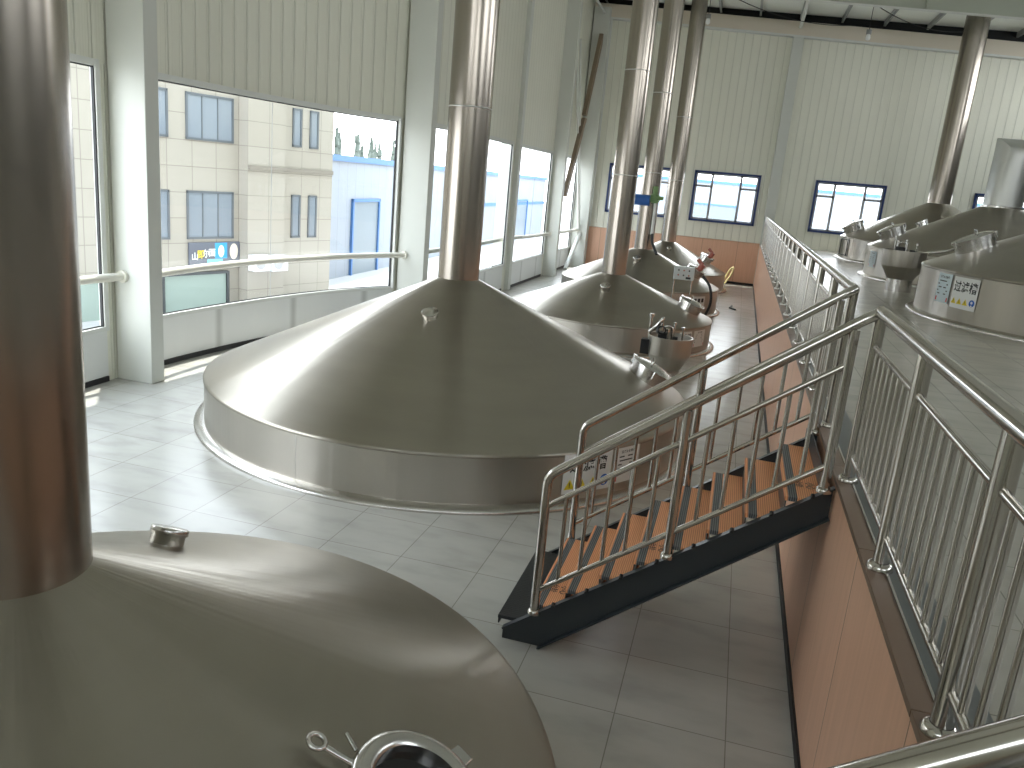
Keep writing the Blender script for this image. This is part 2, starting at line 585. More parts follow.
def build_wall_left():
    cuts = [YF] + [v for b in BAYS for v in b] + [YB]
    up = MB(); lo = MB()
    strip(up, span(YF, YB), HEAD, CEIL)
    for i in range(0, len(cuts), 2):
        strip(up, span(cuts[i], cuts[i + 1]), 0, HEAD)
    struct(up.build('wall_left', M['wall'], angle=60))
    for b in BAYS: strip(lo, span(*b), 0, SILL)
    o = struct(lo.build('wall_left_dado', M['sill'], angle=60))
    for n, b in enumerate(BAYS, 1):
        pts = span(*b)
        w = MB()
        # sill board, head board, jambs
        for z, h, dp in ((SILL, .07, .10), (HEAD, .10, .08)):
            for a, c in zip(pts, pts[1:]):
                w.prism([(a.x - dp / 2, a.y, z - h / 2), (a.x + dp / 2, a.y, z - h / 2), (a.x + dp / 2, a.y, z + h / 2), (a.x - dp / 2, a.y, z + h / 2)],
                        (c.x - a.x, c.y - a.y, 0))
        for p, s in ((pts[0], 1), (pts[-1], -1)):
            w.mm((p.x - .05, p.y, SILL), (p.x + .05, p.y + s * .09, HEAD))
        fr = struct(w.build('window_%d' % n, M['white']))
        g = MB()
        inner = span(b[0] + .09, b[1] - .09)
        for z in (SILL + .045, HEAD - .062):
            g.tube([(p.x - .005, p.y, z) for p in inner], .012, 6)
        for p in (inner[0], inner[-1]):
            g.mm((p.x - .02, p.y - .02, SILL + .03), (p.x + .025, p.y + .02, HEAD - .05))
        g.build('gasket', M['gasket'], fr)
        if n in (1, 2, 3, 4):
            k = inner[len(inner) // 2]
            MB().mm((k.x - .006, k.y - .003, SILL + .03), (k.x + .006, k.y + .003, HEAD - .05)).build('glass_joint', M['purlin'], fr)
        pn = MB(); strip(pn, inner, SILL + .03, HEAD - .05, -.012)
        pn.build('pane', M['tintglass'], fr, angle=60)
        a, c = pts[0], pts[-1]; mid = (a + c) / 2
        if n != 1:
            pass
        d = (c - a); nrm = Vector((d.y, -d.x, 0))
        portal('window_portal', ((min(p.x for p in pts) - .25), mid.y, (SILL + HEAD) / 2), (b[1] - b[0]), HEAD - SILL, (1, 0, 0))
    # black skirting along the foot of the wall
    for n, (y0, y1) in enumerate([(YF, 10.4), (11.0, 17.9), (18.8, 26.1), (27.0, 31.7), (32.7, 36.9)]):
        sk = MB(); pts = span(y0, y1)
        for a, c in zip(pts, pts[1:]):
            sk.prism([(a.x, a.y, 0), (a.x + .03, a.y, 0), (a.x + .03, a.y, .085), (a.x, a.y, .085)], (c.x - a.x, c.y - a.y, 0))
        struct(sk.build('baseboard_left', M['dark']))
build_wall_left()

# floors
def slab(name, x0, y0, x1, y1, z0, z1, m):
    return struct(MB().mm((x0, y0, z0), (x1, y1, z1)).build(name, m))
slab('floor', -10.2, YF, XP + .05, YB, -.12, 0, M['floor'])
slab('floor_platform', XP + .08, YF, XR, YB, PLAT - .25, PLAT, M['pfloor'])
pw = MB()
pw.add([(XP, YF, 0), (XP, YB, 0), (XP, YB, PLAT - .02), (XP, YF, PLAT - .02)], [(0, 1, 2, 3)], True, [[(YF, 0), (YB, 0), (YB, PLAT), (YF, PLAT)]])
pw.add([(XP + .1, YF, 0), (XP + .1, YB, 0), (XP + .1, YB, PLAT - .03), (XP + .1, YF, PLAT - .03)], [(3, 2, 1, 0)], True, [[(0, 0)] * 4])
struct(pw.build('wall_platform', M['peach']))
sk = MB().mm((XP - .02, YF, 0), (XP, YB, .09)); struct(sk.build('baseboard_platform', M['dark']))
cp = MB()
y = 3.1 - 1.55 * 8
while y < YB:
    if not (5.72 < (y + .775) < 7.3 and False):
        cp.mm((XP - .006, y + .004, PLAT - .035), (XP + .092, min(YB, y + 1.546), PLAT + .004))
    y += 1.55
struct(cp.build('trim_1', M['coping'], bevel=.003))
struct(MB().mm((XP + .092, YF, PLAT - .03), (XP + .104, YB, PLAT + .012)).build('trim_2', M['flange']))
struct(MB().mm((XP + .104, YF, PLAT - .02), (XP + .30, YB, PLAT + .003)).build('trim_3', mat('grey_edge_plate', (.10, .105, .10), .4)))

# gable wall with its blue framed windows
BW = [(-6.12, -3.28), (-2.30, .54), (2.80, 5.63), (8.99, 11.82)]
BZ0, BZ1 = 2.61, 4.79
def build_gable():
    w = MB()
    def q(x0, x1, z0, z1):
        t0 = z1 if not callable(z1) else z1(x0); t1 = z1 if not callable(z1) else z1(x1)
        w.add([(x0, YB, z0), (x1, YB, z0), (x1, YB, t1), (x0, YB, t0)], [(0, 1, 2, 3)], True, [[(x0, z0), (x1, z0), (x1, t1), (x0, t0)]])
    xs = [-7.6] + [v for b in BW for v in b] + [XR]
    q(-7.6, XR, BZ1, CEIL)
    q(-7.6, XP, 1.88, BZ0); q(XP, XR, 0, BZ0)
    for i in range(0, len(xs), 2): q(xs[i], xs[i + 1], BZ0, BZ1)
    struct(w.build('wall_back', M['wallback']))
    d = MB(); d.add([(-7.6, YB - .03, 0), (XP, YB - .03, 0), (XP, YB - .03, 1.88), (-7.6, YB - .03, 1.88)], [(0, 1, 2, 3)], True,
                    [[(-7.6, 0), (XP, 0), (XP, 1.88), (-7.6, 1.88)]])
    d.mm((-7.6, YB - .03, 1.86), (XP, YB, 1.885))
    struct(d.build('wall_back_dado', M['peach']))
    struct(MB().mm((-7.4, YB - .05, 0), (XP, YB - .03, .10)).build('baseboard_back', M['dark']))
    for n, (x0, x1) in enumerate(BW, 6):
        f = MB(); t = .085
        y0, y1 = YB - .09, YB + .06
        f.mm((x0, y0, BZ0), (x0 + t, y1, BZ1)); f.mm((x1 - t, y0, BZ0), (x1, y1, BZ1))
        f.mm((x0, y0, BZ0), (x1, y1, BZ0 + t)); f.mm((x0, y0, BZ1 - t), (x1, y1, BZ1))
        fr = struct(f.build('window_%d' % n, M['bluef'], bevel=.004))
        g = MB(); y0, y1 = YB - .06, YB + .02
        a0, a1, b0, b1 = x0 + t, x1 - t, BZ0 + t, BZ1 - t
        s = .07
        g.mm((a0, y0, b0), (a0 + s, y1, b1)); g.mm((a1 - s, y0, b0), (a1, y1, b1))
        g.mm((a0, y0, b0), (a1, y1, b0 + s)); g.mm((a0, y0, b1 - s), (a1, y1, b1))
        w1 = a0 + (a1 - a0) * .27; w2 = a0 + (a1 - a0) * .73
        for wv in (w1, w2): g.mm((wv - .05, y0, b0), (wv + .05, y1, b1))
        zt = b0 + (b1 - b0) * .72
        g.mm((a0, y0, zt - .045), (w1, y1, zt + .045)); g.mm((w2, y0, zt - .045), (a1, y1, zt + .045))
        g.build('sash', M['greyf'], fr)
        p = MB(); p.add([(a0, YB - .01, b0), (a1, YB - .01, b0), (a1, YB - .01, b1), (a0, YB - .01, b1)], [(0, 1, 2, 3)], True)
        p.build('pane', M['glass'], fr)
        portal('window_portal', ((x0 + x1) / 2, YB + .15, (BZ0 + BZ1) / 2), x1 - x0, BZ1 - BZ0, (0, -1, 0))
    # sloping gable beam, its pale edge strip, and a strip coloured black for the dark in the gap under the roof
    tz = lambda x: 10.62 - .054 * (x + 2.6)
    b = MB(); b.prism([(-9, YB - .34, tz(-9) + .02), (XR, YB - .34, tz(XR) + .02), (XR, YB - .34, tz(XR) + .55), (-9, YB - .34, tz(-9) + .55)], (0, .32, 0))
    struct(b.build('trim_4', M['beam'], bevel=.01))
    b = MB(); b.prism([(-9, YB - .37, tz(-9) - .05), (XR, YB - .37, tz(XR) - .05), (XR, YB - .37, tz(XR) + .02), (-9, YB - .37, tz(-9) + .02)], (0, .35, 0))
    struct(b.build('trim_5', M['white']))
    b = MB(); b.prism([(-9, YB - .10, tz(-9) + .50), (XR, YB - .10, tz(XR) + .50), (XR, YB - .10, CEIL(XR)), (-9, YB - .10, CEIL(-9))], (0, .08, 0))
    struct(b.build('trim_6', M['void']))
build_gable()

# unseen sides of the hall, with high windows added to light the hall
def side_walls():
    w = MB()
    def q(a, b, z0, z1, s0):
        l = math.hypot(b[0] - a[0], b[1] - a[1])
        w.add([(*a, z0), (*b, z0), (*b, z1), (*a, z1)], [(0, 1, 2, 3)], True, [[(s0, z0), (s0 + l, z0), (s0 + l, z1), (s0, z1)]])
    R_ = [(0, 8), (12, 20), (28, 36)]          # clerestory windows added out of view to brighten the hall
    c0, c1 = 7.9, 10.3
    ys = [YF] + [v for b in R_ for v in b] + [YB]
    q((XR, YF), (XR, YB), 0, c0, 0); q((XR, YF), (XR, YB), c1, 12, 0)
    for i in range(0, len(ys), 2): q((XR, ys[i]), (XR, ys[i + 1]), c0, c1, ys[i])
    struct(w.build('wall_right', M['darkwall']))
    n = 10
    for a, b in R_:
        f = MB(); t = .09
        f.mm((XR - .05, a, c0), (XR + .05, a + t, c1)); f.mm((XR - .05, b - t, c0), (XR + .05, b, c1))
        f.mm((XR - .05, a, c0), (XR + .05, b, c0 + t)); f.mm((XR - .05, a, c1 - t), (XR + .05, b, c1))
        fr = struct(f.build('window_%d' % n, M['white'])); n += 1
        MB().add([(XR, a, c0), (XR, b, c0), (XR, b, c1), (XR, a, c1)], [(0, 1, 2, 3)], True).build('pane', M['glass'], fr)
        portal('window_portal', (XR + .12, (a + b) / 2, (c0 + c1) / 2), b - a, c1 - c0, (-1, 0, 0))
    w = MB()
    F_ = [(-6.5, 1.5), (4.5, 12.5)]  # more added windows, unseen behind the camera, to brighten the gable wall
    q((-10.2, YF), (XR, YF), 0, c0, 0); q((-10.2, YF), (XR, YF), c1, 12, 0)
    xs = [-10.2] + [v for b in F_ for v in b] + [XR]
    for i in range(0, len(xs), 2): q((xs[i], YF), (xs[i + 1], YF), c0, c1, xs[i])
    struct(w.build('wall_front', M['wall']))
    for a, b in F_:
        f = MB(); t = .09
        f.mm((a, YF - .05, c0), (a + t, YF + .05, c1)); f.mm((b - t, YF - .05, c0), (b, YF + .05, c1))
        f.mm((a, YF - .05, c0), (b, YF + .05, c0 + t)); f.mm((a, YF - .05, c1 - t), (b, YF + .05, c1))
        fr = struct(f.build('window_%d' % n, M['white'])); n += 1
        MB().add([(a, YF, c0), (b, YF, c0), (b, YF, c1), (a, YF, c1)], [(0, 1, 2, 3)], True).build('pane', M['glass'], fr)
        portal('window_portal', ((a + b) / 2, YF - .12, (c0 + c1) / 2), b - a, c1 - c0, (0, 1, 0))
side_walls()

def build_ceiling():
    c = MB()
    c.prism([(-10.3, YF, CEIL(-10.3)), (XR + .1, YF, CEIL(XR + .1)), (XR + .1, YF, CEIL(XR + .1) + .15), (-10.3, YF, CEIL(-10.3) + .15)], (0, YB - YF + .3, 0))
    struct(c.build('ceiling', M['ceiling']))
    p0 = None
    x = -7.0
    while x < XR - .5:
        z = CEIL(x) - .10
        m = MB()
        m.mm((x - .035, 32.2, z - .10), (x - .02, YB - .12, z + .09))
        m.mm((x - .035, 32.2, z - .10), (x + .05, YB - .12, z - .085))
        m.mm((x - .035, 32.2, z + .075), (x + .05, YB - .12, z + .09))
        o = m.build('roof_purlin', M['purlin'], origin=(x, 34.9, z))
        tag(o, 'grey steel purlin under the pale roof sheets, running towards the gable wall', 'purlin', 'roof purlins by the gable')
        x += 1.62
    # rafter frame over the fourth row of columns
    r = thing('roof_rafter', 'deep pale painted roof rafter crossing the top right of the photo', 'rafter', (3, 32, 10.9))
    g = MB(); zb = lambda x: 10.604 - .0542 * (x - 2.02)
    g.prism([(-7.3, 31.99, zb(-7.3)), (XR, 31.99, zb(XR)), (XR, 31.99, CEIL(XR)), (-7.3, 31.99, CEIL(-7.3))], (0, .012, 0))
    g.build('web', M['rafter'], r)
    g = MB(); g.prism([(-7.3, 31.86, zb(-7.3) - .02), (XR, 31.86, zb(XR) - .02), (XR, 31.86, zb(XR)), (-7.3, 31.86, zb(-7.3))], (0, .28, 0))
    g.build('bottom_flange', M['white'], r)
    for x in (-3.0, 1.15, 4.9, 9.0): MB().mm((x - .006, 31.88, zb(x)), (x + .006, 32.12, CEIL(x))).build('stiffener', M['rafter'], r)
    s = MB(); s.tube([(1.14, YB - .34, 10.75), (1.14, 32.1, 11.1)], .07, 10)
    tag(s.build('roof_strut', M['white'], origin=(1.14, 35, 10.9)), 'white tubular strut from the gable pillar head up to the rafter', 'strut')
    s = MB(); s.tube([(-7.0, YB - .45, 10.95), (-7.0, 32.1, 11.2)], .05, 10)
    tag(s.build('eaves_strut', M['white'], origin=(-7, 35, 11)), 'short white strut in the roof corner above the diagonal wall brace', 'strut')
build_ceiling()

# ------------------------------------------------------------------ columns, guard pipes, bracing
def column(x0, x1, y0, y1, ztop, label):
    o = thing('steel_column', label, 'column', ((x0 + x1) / 2, (y0 + y1) / 2, 0))
    MB().mm((x0, y0, 0), (x1, y1, ztop)).build('shaft', M['column'], o, bevel=.012)
    return o
COLS = [(-9.43, -8.77, 10.60, 10.90, 'white box column left of the widest window, nearest the camera'),
        (-7.93, -7.25, 18.30, 18.62, 'white box column right of the widest window, left of the largest vessel\'s chimney'),
        (-8.02, -7.36, 26.50, 26.82, 'white box column just right of the tall chimney of the largest vessel'),
        (-7.62, -6.98, 32.00, 32.32, 'white box column carrying the foot of the brown diagonal brace')]
for a in COLS: column(a[0], a[1], a[2], a[3], CEIL(a[0]) - .02, a[4])
column(-7.45, -6.75, 36.95, 37.5, 11.2, 'pale corner column where the window wall meets the gable wall')
column(.92, 1.36, 37.28, YB - .02, 10.4, 'pale pillar on the gable wall at the end of the platform')

def guard(label, pts, z=1.70):
    o = thing('guard_pipe', label, 'guard pipe', (*pts[0], z))
    m = MB(); m.tube([(p[0], p[1], z) for p in pts], .064, 14)
    m.build('pipe', M['railpaint'], o)
    for p, q in ((pts[0], pts[1]), (pts[-1], pts[-2])):
        d = (Vector(q) - Vector(p)).normalized()
        MB().tube([(p[0], p[1], z), (p[0] + d.x * .05, p[1] + d.y * .05, z)], .10, 12).build('socket', M['railpaint'], o)
def arc(pa, pb, sag, n=10):
    a, b = Vector(pa), Vector(pb); d = b - a; nrm = Vector((-d.y, d.x)).normalized()
    return [tuple(a + d * (k / n) + nrm * sag * 4 * (k / n) * (1 - k / n)) for k in range(n + 1)]
guard('cream guard pipe in front of the leftmost window, dented and stained', arc((-8.6, 4.0), (-9.25, 10.60), .35))
guard('long cream guard pipe across the widest window', arc((-9.1, 10.90), (-7.75, 18.30), .55))
guard('cream guard pipe behind the chimney of the largest vessel', [(-7.75, 18.62), (-7.6, 22.5), (-7.7, 26.50)])
guard('cream guard pipe between the column right of the largest chimney and the braced column', [(-7.75, 26.82), (-7.45, 29.5), (-7.35, 32.0)])
guard('cream guard pipe at the last window in the hall corner', [(-7.35, 32.32), (-7.25, 34.6), (-7.2, 36.95)])

b = MB()
for a_, c_ in (((-7.02, 37.0, 10.1), (-7.02, 35.0, 6.55)), ((-7.02, 35.05, 6.45), (-7.02, 32.6, 3.2))):
    d = Vector(c_) - Vector(a_)
    b.prism([(a_[0] - .08, a_[1] - .2, a_[2]), (a_[0] + .08, a_[1] - .2, a_[2]), (a_[0] + .08, a_[1] + .2, a_[2]), (a_[0] - .08, a_[1] + .2, a_[2])], d)
tag(b.build('wall_brace', M['brace'], origin=(-7.02, 35, 6)), 'brown diagonal steel brace high in the corner of the window wall', 'brace')
b = MB(); b.tube([(-7.1, 33.0, 9.2), (-7.1, 36.9, 1.75)], .05, 10); b.tube([(-7.1, 32.7, 8.6), (-7.1, 36.75, 1.75)], .05, 10)
tag(b.build('wall_brace', M['white'], origin=(-7.1, 35, 5)), 'pair of white pipes slanting across the last window of the hall', 'brace')
b = MB(); b.tube([(-7.05, 37.0, 1.55), (-7.15, 34.9, .06)], .09, 10)
tag(b.build('wall_brace', M['white'], origin=(-7.1, 36, 0)), 'thick white pipe propped from the corner column down to the floor', 'brace')
b = MB(); b.tube([(-6.70, 37.3, 1.9), (-6.70, 37.3, 11.0)], .03, 8)
tag(b.build('conduit', M['white'], origin=(-6.7, 37.3, 1.9)), 'thin white conduit running up the gable wall beside the corner column', 'conduit')

# ------------------------------------------------------------------ vessels
def cone_at(t, ang, r):
    "point and normal on the roof cone of vessel t"
    sl = (t['za'] - t['zr']) / (t['R'] - t['rp'])
    z = t['zr'] + (t['R'] - r) * sl
    a = math.radians(ang)
    n = Vector((math.cos(a) * sl, math.sin(a) * sl, 1)).normalized()
    return Vector((t['c'][0] + r * math.cos(a), t['c'][1] + r * math.sin(a), z)), n

def vessel(name, label, c, R, zr, rp, za, z0=0.0, ptop=11.25, pipe=True, seam=(), flange_w=.13):
    t = dict(c=c, R=R, zr=zr, rp=rp, za=za, z0=z0)
    o = thing(name, label, 'brewing vessel', (c[0], c[1], z0), 'conical roofed brewing vessels')
    t['o'] = o
    T = Matrix.Translation((c[0], c[1], 0))
    MB().lathe([(R + flange_w, z0), (R + flange_w, z0 + .03), (R + flange_w - .015, z0 + .045), (R + .005, z0 + .075), (R - .02, z0 + .075), (R - .02, z0)], 160, T).build('base_flange', M['flange'], o)
    MB().lathe([(R - .01, z0 + .04), (R - .01, zr - .035)], 160, T).build('drum', M['drum'], o)
    sl = (za - zr) / (R - rp)
    prof = [(R - .012, zr - .05), (R, zr - .04), (R + .003, zr - .02), (R - .005, zr - .002)]
    for k in range(1, 5):
        r = R - .03 * k; prof.append((r, zr + (R - r) * sl - .004 / k))
    for k in range(1, 9):
        r = R - .12 - (R - .12 - rp) * k / 8
        prof.append((r, zr + (R - r) * sl))
    MB().lathe(prof, 160, T).build('conical_roof', M['tank'], o)
    if pipe:
        p = MB().lathe([(rp, za - .06), (rp, ptop)], 48, T); pp = p.build('flue_pipe', M['pipe'], o)
        for z in (za + 2.45, za + 4.9):
            if name and z > za + 1 and rp > .32: continue
            MB().lathe([(rp, z - .010), (rp + .004, z - .005), (rp + .004, z + .005), (rp, z + .010)], 48, T).build('weld_ring', M['lead'], pp)
    for ang in seam:
        a = math.radians(ang); d = Vector((math.cos(a), math.sin(a), 0))
        q = Vector((c[0], c[1], 0)) + d * (R - .012)
        MB().tube([q + Vector((0, 0, z0 + .08)), q + Vector((0, 0, zr - .05))], .004, 6).build('weld_seam', M['lead'], o)
    return t

def cap(t, ang, r, rad=.085, h=.09, name='inspection_cap'):
    p, n = cone_at(t, ang, r)
    F = frame(p, n)
    MB().lathe([(rad * .93, -.03), (rad * .93, h * .55), (rad, h * .62), (rad * 1.04, h * .66), (rad * 1.04, h * .96), (rad, h), (0.0001, h + .003)], 28, F).build(name, M['fitting'], t['o'])

def hatch(t, ang, r, rad=.30, h=.13, bolts=3, motor=None, tilt=0):
    p, n = cone_at(t, ang, r)
    F = frame(p, n)
    hh = MB().lathe([(rad, -.10), (rad, h), (rad + .03, h), (rad + .03, h + .035), (rad, h + .035)], 40, F).build('hatch', M['fitting'], t['o'])
    MB().lathe([(rad + .035, h + .036), (rad + .035, h + .075), (rad + .01, h + .085), (rad * .6, h + .12), (.0001, h + .135)], 40, F).build('hatch_lid', M['fitting'], hh)
    for k in range(bolts):
        a = 2 * PI * (k + .5) / bolts
        q = Vector(((rad + .05) * math.cos(a), (rad + .05) * math.sin(a), 0))
        m = MB().tube([F @ (q + Vector((0, 0, h - .03))), F @ (q + Vector((0, 0, h + .07)))], .016, 8)
        m.tube([F @ (q + Vector((0, 0, h + .06))), F @ (q + Vector((0, 0, h + .09)))], .03, 8)
        m.build('clamp_bolt', M['fitting'], hh)
    a = math.radians(200)
    MB().tube([F @ Vector((-.12, rad * .2, h + .13)), F @ Vector((-.10, rad * .2, h + .20)), F @ Vector((.10, rad * .2, h + .20)), F @ Vector((.12, rad * .2, h + .13))], .011, 8).build('lid_handle', M['fitting'], hh)
    if motor:
        m = MB().tube([F @ Vector((0, -.1, h + .1)), F @ Vector((0, -.1, h + .30))], .10, 16)
        m.tube([F @ Vector((0, -.1, h + .28)), F @ Vector((.05, .12, h + .34))], .06, 12)
        m.build('hatch_motor', motor, hh)
    return hh

def sheet(t, a_mid, z_mid, w, h, build, material=None, side=1):
    """a vinyl sheet bent on the drum; build(put, sheet_object) adds lettering and marks in sheet coordinates (x to the reader's right, y up)"""
    R = t['R'] + .001; c = t['c']
    am = math.radians(a_mid)
    def pt(x, y, d): 
        a = am + x / R
        return (c[0] + (R + d) * math.cos(a), c[1] + (R + d) * math.sin(a), z_mid + y)
    n = 10
    m = MB()
    for k in range(n):
        x0, x1 = -w / 2 + w * k / n, -w / 2 + w * (k + 1) / n
        m.add([pt(x0, -h / 2, .002), pt(x1, -h / 2, .002), pt(x1, h / 2, .002), pt(x0, h / 2, .002)], [(0, 1, 2, 3)])
    so = m.build('label_sheet', material or M['paper'], t['o'])
    def put(name, shapes, mt, d=.004):
        q = MB()
        for vs, fs in shapes: q.add([pt(x, y, d) for x, y in vs], fs, True)
        return q.build(name, mt, so)
    build(put)
    return so

def rect(x, y, w, h):
    return ([(x - w / 2, y - h / 2), (x + w / 2, y - h / 2), (x + w / 2, y + h / 2), (x - w / 2, y + h / 2)], [(0, 1, 2, 3)])
def disc(x, y, r, n=24):
    return ([(x + r * math.cos(2 * PI * k / n), y + r * math.sin(2 * PI * k / n)) for k in range(n)], [tuple(range(n))])
def tri(x, y, s):
    return ([(x - s / 2, y - s * .43), (x + s / 2, y - s * .43), (x, y + s * .43)], [(0, 1, 2)])
def words(body, size, x, y, wmax=None):
    vs, fs = flat_text(body, size)
    k = 1.0
    if vs and wmax:
        w_ = max(v[0] for v in vs) - min(v[0] for v in vs); k = min(1.0, wmax / w_) if w_ > 0 else 1
    return ([(v[0] * k + x, v[1] + y) for v in vs], fs)

def name_sheet(text, w=.56, h=.52):
    def f(put):
        put('lettering', [words(text, h * .36, 0, h * .20, w * .9)], M['ink'])
        s = w * .18
        for k in range(3):
            x = -w * .36 + k * w * .235
            put('warning_triangle', [tri(x, -h * .26, s * 1.15)], M['yellow'], .005)
            put('warning_mark', [rect(x, -h * .25, s * .10, s * .36), rect(x, -h * .25 - s * .27, s * .11, s * .10)], M['ink'], .007)
        put('round_sign', [disc(w * .36, -h * .26, s * .56)], M['bluesign'], .005)
        put('round_sign_mark', [disc(w * .36, -h * .24, s * .22), rect(w * .36, -h * .34, s * .30, s * .22)], M['paper'], .007)
    return f
def notice_sheet(w=.42, h=.52, head='安全', lines=5):
    def f(put):
        L_ = []
        put('lettering', [words('设备安全操作', h * .09, 0, h * .38, w * .8)], M['ink'])
        for k in range(lines):
            L_.append(rect(-w * .06 + random.uniform(-.02, .02) * w, h * (.24 - .11 * k), w * random.uniform(.5, .8), h * .035))
        put('text_line', L_, M['ink'])
        put('red_bar', [rect(0, -h * .38, w * .9, h * .14)], M['red'])
    return f

V0 = vessel('brewing_vessel', 'stainless steel vessel cropped by the bottom left corner, open sight glass on its cone', (-3.04, 2.72), 2.70, .68, .325, 1.77)
V1 = vessel('brewing_vessel', 'largest stainless steel vessel with wide conical roof, beside the staircase', (-3.98, 11.5), 3.62, .68, .31, 2.21, seam=(-100,))
V2 = vessel('brewing_vessel', 'conical steel vessel directly behind the largest one, small cap facing the camera', (-2.95, 20.65), 2.62, .68, .31, 1.60)
V3 = vessel('brewing_vessel', 'conical steel vessel with the blue and green motor on its chimney', (-3.0, 27.2), 2.62, .80, .31, 1.85)
V4 = vessel('brewing_vessel', 'farthest floor vessel, close to the peach panelled gable wall', (-2.8, 34.2), 2.50, .70, .31, 1.77)
P1 = vessel('brewing_vessel', 'nearest vessel on the raised platform, cut off by the right edge, big black lettering', (7.25, 17.7), 3.62, 2.80, .50, 4.2, PLAT, 11.0, seam=(-120,))
P2 = vessel('brewing_vessel', 'middle platform vessel under the thick elbow duct', (7.0, 26.1), 3.28, 2.75, .50, 4.14, PLAT, pipe=False, seam=(-150,))
P3 = vessel('brewing_vessel', 'farthest platform vessel with a tall slim chimney against the gable wall', (6.97, 33.9), 3.2, 2.70, .40, 4.2, PLAT, 10.95, seam=(-160,))

cap(V1, -87.5, 1.21, .115, .08); cap(V2, -90, 1.10, .12, .14); cap(V3, -92, 1.05, .12, .14); cap(V4, -80, .9, .09, .12)
cap(V0, 86, .96, .105, .095); cap(P2, 168, 1.9, .16, .14)
hatch(V1, 10, 3.0, .31, .12)
hatch(V2, -4, 2.0, .30, .14)
hatch(V3, -8, 1.75, .27, .16, motor=M['redmotor'])
hatch(V4, -8, 1.60, .26, .16, motor=M['redmotor'])
hatch(P1, 177, 2.75, .36, .16)
hatch(P2, 180, 2.65, .36, .18)
hatch(P3, 182, 2.75, .36, .20)

# open sight-glass manhole on the front vessel
def manhole(t):
    p, n = cone_at(t, 3.5, 2.02)
    F = frame(p, n)
    mh = MB().lathe([(.335, -.06), (.335, .06), (.325, .085), (.30, .10), (.255, .105), (.235, .09), (.235, .02)], 56, F).build('manhole', M['fitting'], t['o'])
    MB().lathe([(.24, .045), (.0001, .055)], 48, F).build('sight_glass', M['blackglass'], mh)
    for a_ in (99,):
        a = math.radians(a_)
        q0 = Vector((.33 * math.cos(a), .33 * math.sin(a), .05)); q1 = Vector((.47 * math.cos(a), .47 * math.sin(a), .06))
        m = MB().tube([F @ q0, F @ q1], .016, 10)
        c0 = q1 + Vector((.045 * math.cos(a), .045 * math.sin(a), 0))
        m.tube([F @ (c0 + Vector((.04 * math.cos(k * PI / 8), .04 * math.sin(k * PI / 8), .01))) for k in range(17)], .013, 8, caps=False)
        m.build('eye_bolt', M['fitting'], mh)
        tq = Vector((math.cos(a - .16) * .34, math.sin(a - .16) * .34, .07)); tp = Vector((math.cos(a - .26) * .42, math.sin(a - .26) * .42, .08))
        MB().tube([F @ tq, F @ tp], .012, 8).build('bolt_lug', M['fitting'], mh)
    a = math.radians(-18)
    MB().box(F @ Vector((.345 * math.cos(a), .345 * math.sin(a), .06)), (.07, .10, .06), F.to_3x3() @ Matrix.Rotation(a, 3, 'Z')).build('hinge', M['fitting'], mh, bevel=.006)
manhole(V0)

# elbow duct on the middle platform vessel
def duct(t):
    c = t['c']; T = Matrix.Translation((c[0], c[1], 0)); r = .50
    MB().lathe([(r + .05, t['za'] - .05), (r + .05, t['za'] + .03), (r, t['za'] + .03)], 48, T).build('duct_collar', M['flange'], t['o'])
    zt = 5.49; n = 40
    m = MB(); vs = []; 
    for k in range(n):
        a = 2 * PI * k / n; x, y = r * math.cos(a), r * math.sin(a)
        zc = zt - x                                  # mitre plane
        vs += [(c[0] + x, c[1] + y, t['za'] - .06), (c[0] + x, c[1] + y, zc), (c[0] + 3.2, c[1] + y, zt - x)]
    fs = []
    for k in range(n):
        a, b_ = 3 * k, 3 * ((k + 1) % n)
        fs += [(a, b_, b_ + 1, a + 1), (a + 1, b_ + 1, b_ + 2, a + 2)]
    m.add(vs, fs); m.build('elbow_duct', M['duct'], t['o'], angle=40)
duct(P2)

# lettering on the drums
sheet(V1, -42.6, .41, .72, .50, name_sheet('过滤槽', .72, .50))
sheet(V1, -32.4, .42, .46, .46, notice_sheet(.46, .46))
sheet(P1, -153.0, 2.44, .62, .56, name_sheet('过滤槽', .62, .56))
sheet(P1, -162.6, 2.46, .44, .54, notice_sheet(.44, .54), M['paper_blue'])
sheet(V2, -24, .40, .56, .40, notice_sheet(.56, .40))
sheet(V2, -37, .40, .44, .40, name_sheet('糖化锅', .44, .40))
def picto(put):
    put('pictogram', [rect(-.17 + .17 * (k % 3), .10 if k < 3 else -.10, .11, .12 if k < 3 else .07) for k in range(6)], M['ink'])
sheet(V3, -37, .45, .60, .46, picto)
sheet(P2, -168, 2.38, .50, .46, notice_sheet(.50, .46), M['paper_blue'])
fr_ = MB()
for a_, b_ in (((-172, 2.02), (-172, 2.60)), ((-160, 2.02), (-160, 2.60))):
    p = [(P3['c'][0] + 3.22 * math.cos(math.radians(q[0])), P3['c'][1] + 3.22 * math.sin(math.radians(q[0])), q[1]) for q in (a_, b_)]
    fr_.tube(p, .02, 8)
for z in (2.02, 2.60):
    fr_.tube([(P3['c'][0] + 3.22 * math.cos(math.radians(k)), P3['c'][1] + 3.22 * math.sin(math.radians(k)), z) for k in (-172, -168, -164, -160)], .02, 8)
fr_.build('panel_frame', M['stringer'], P3['o'])

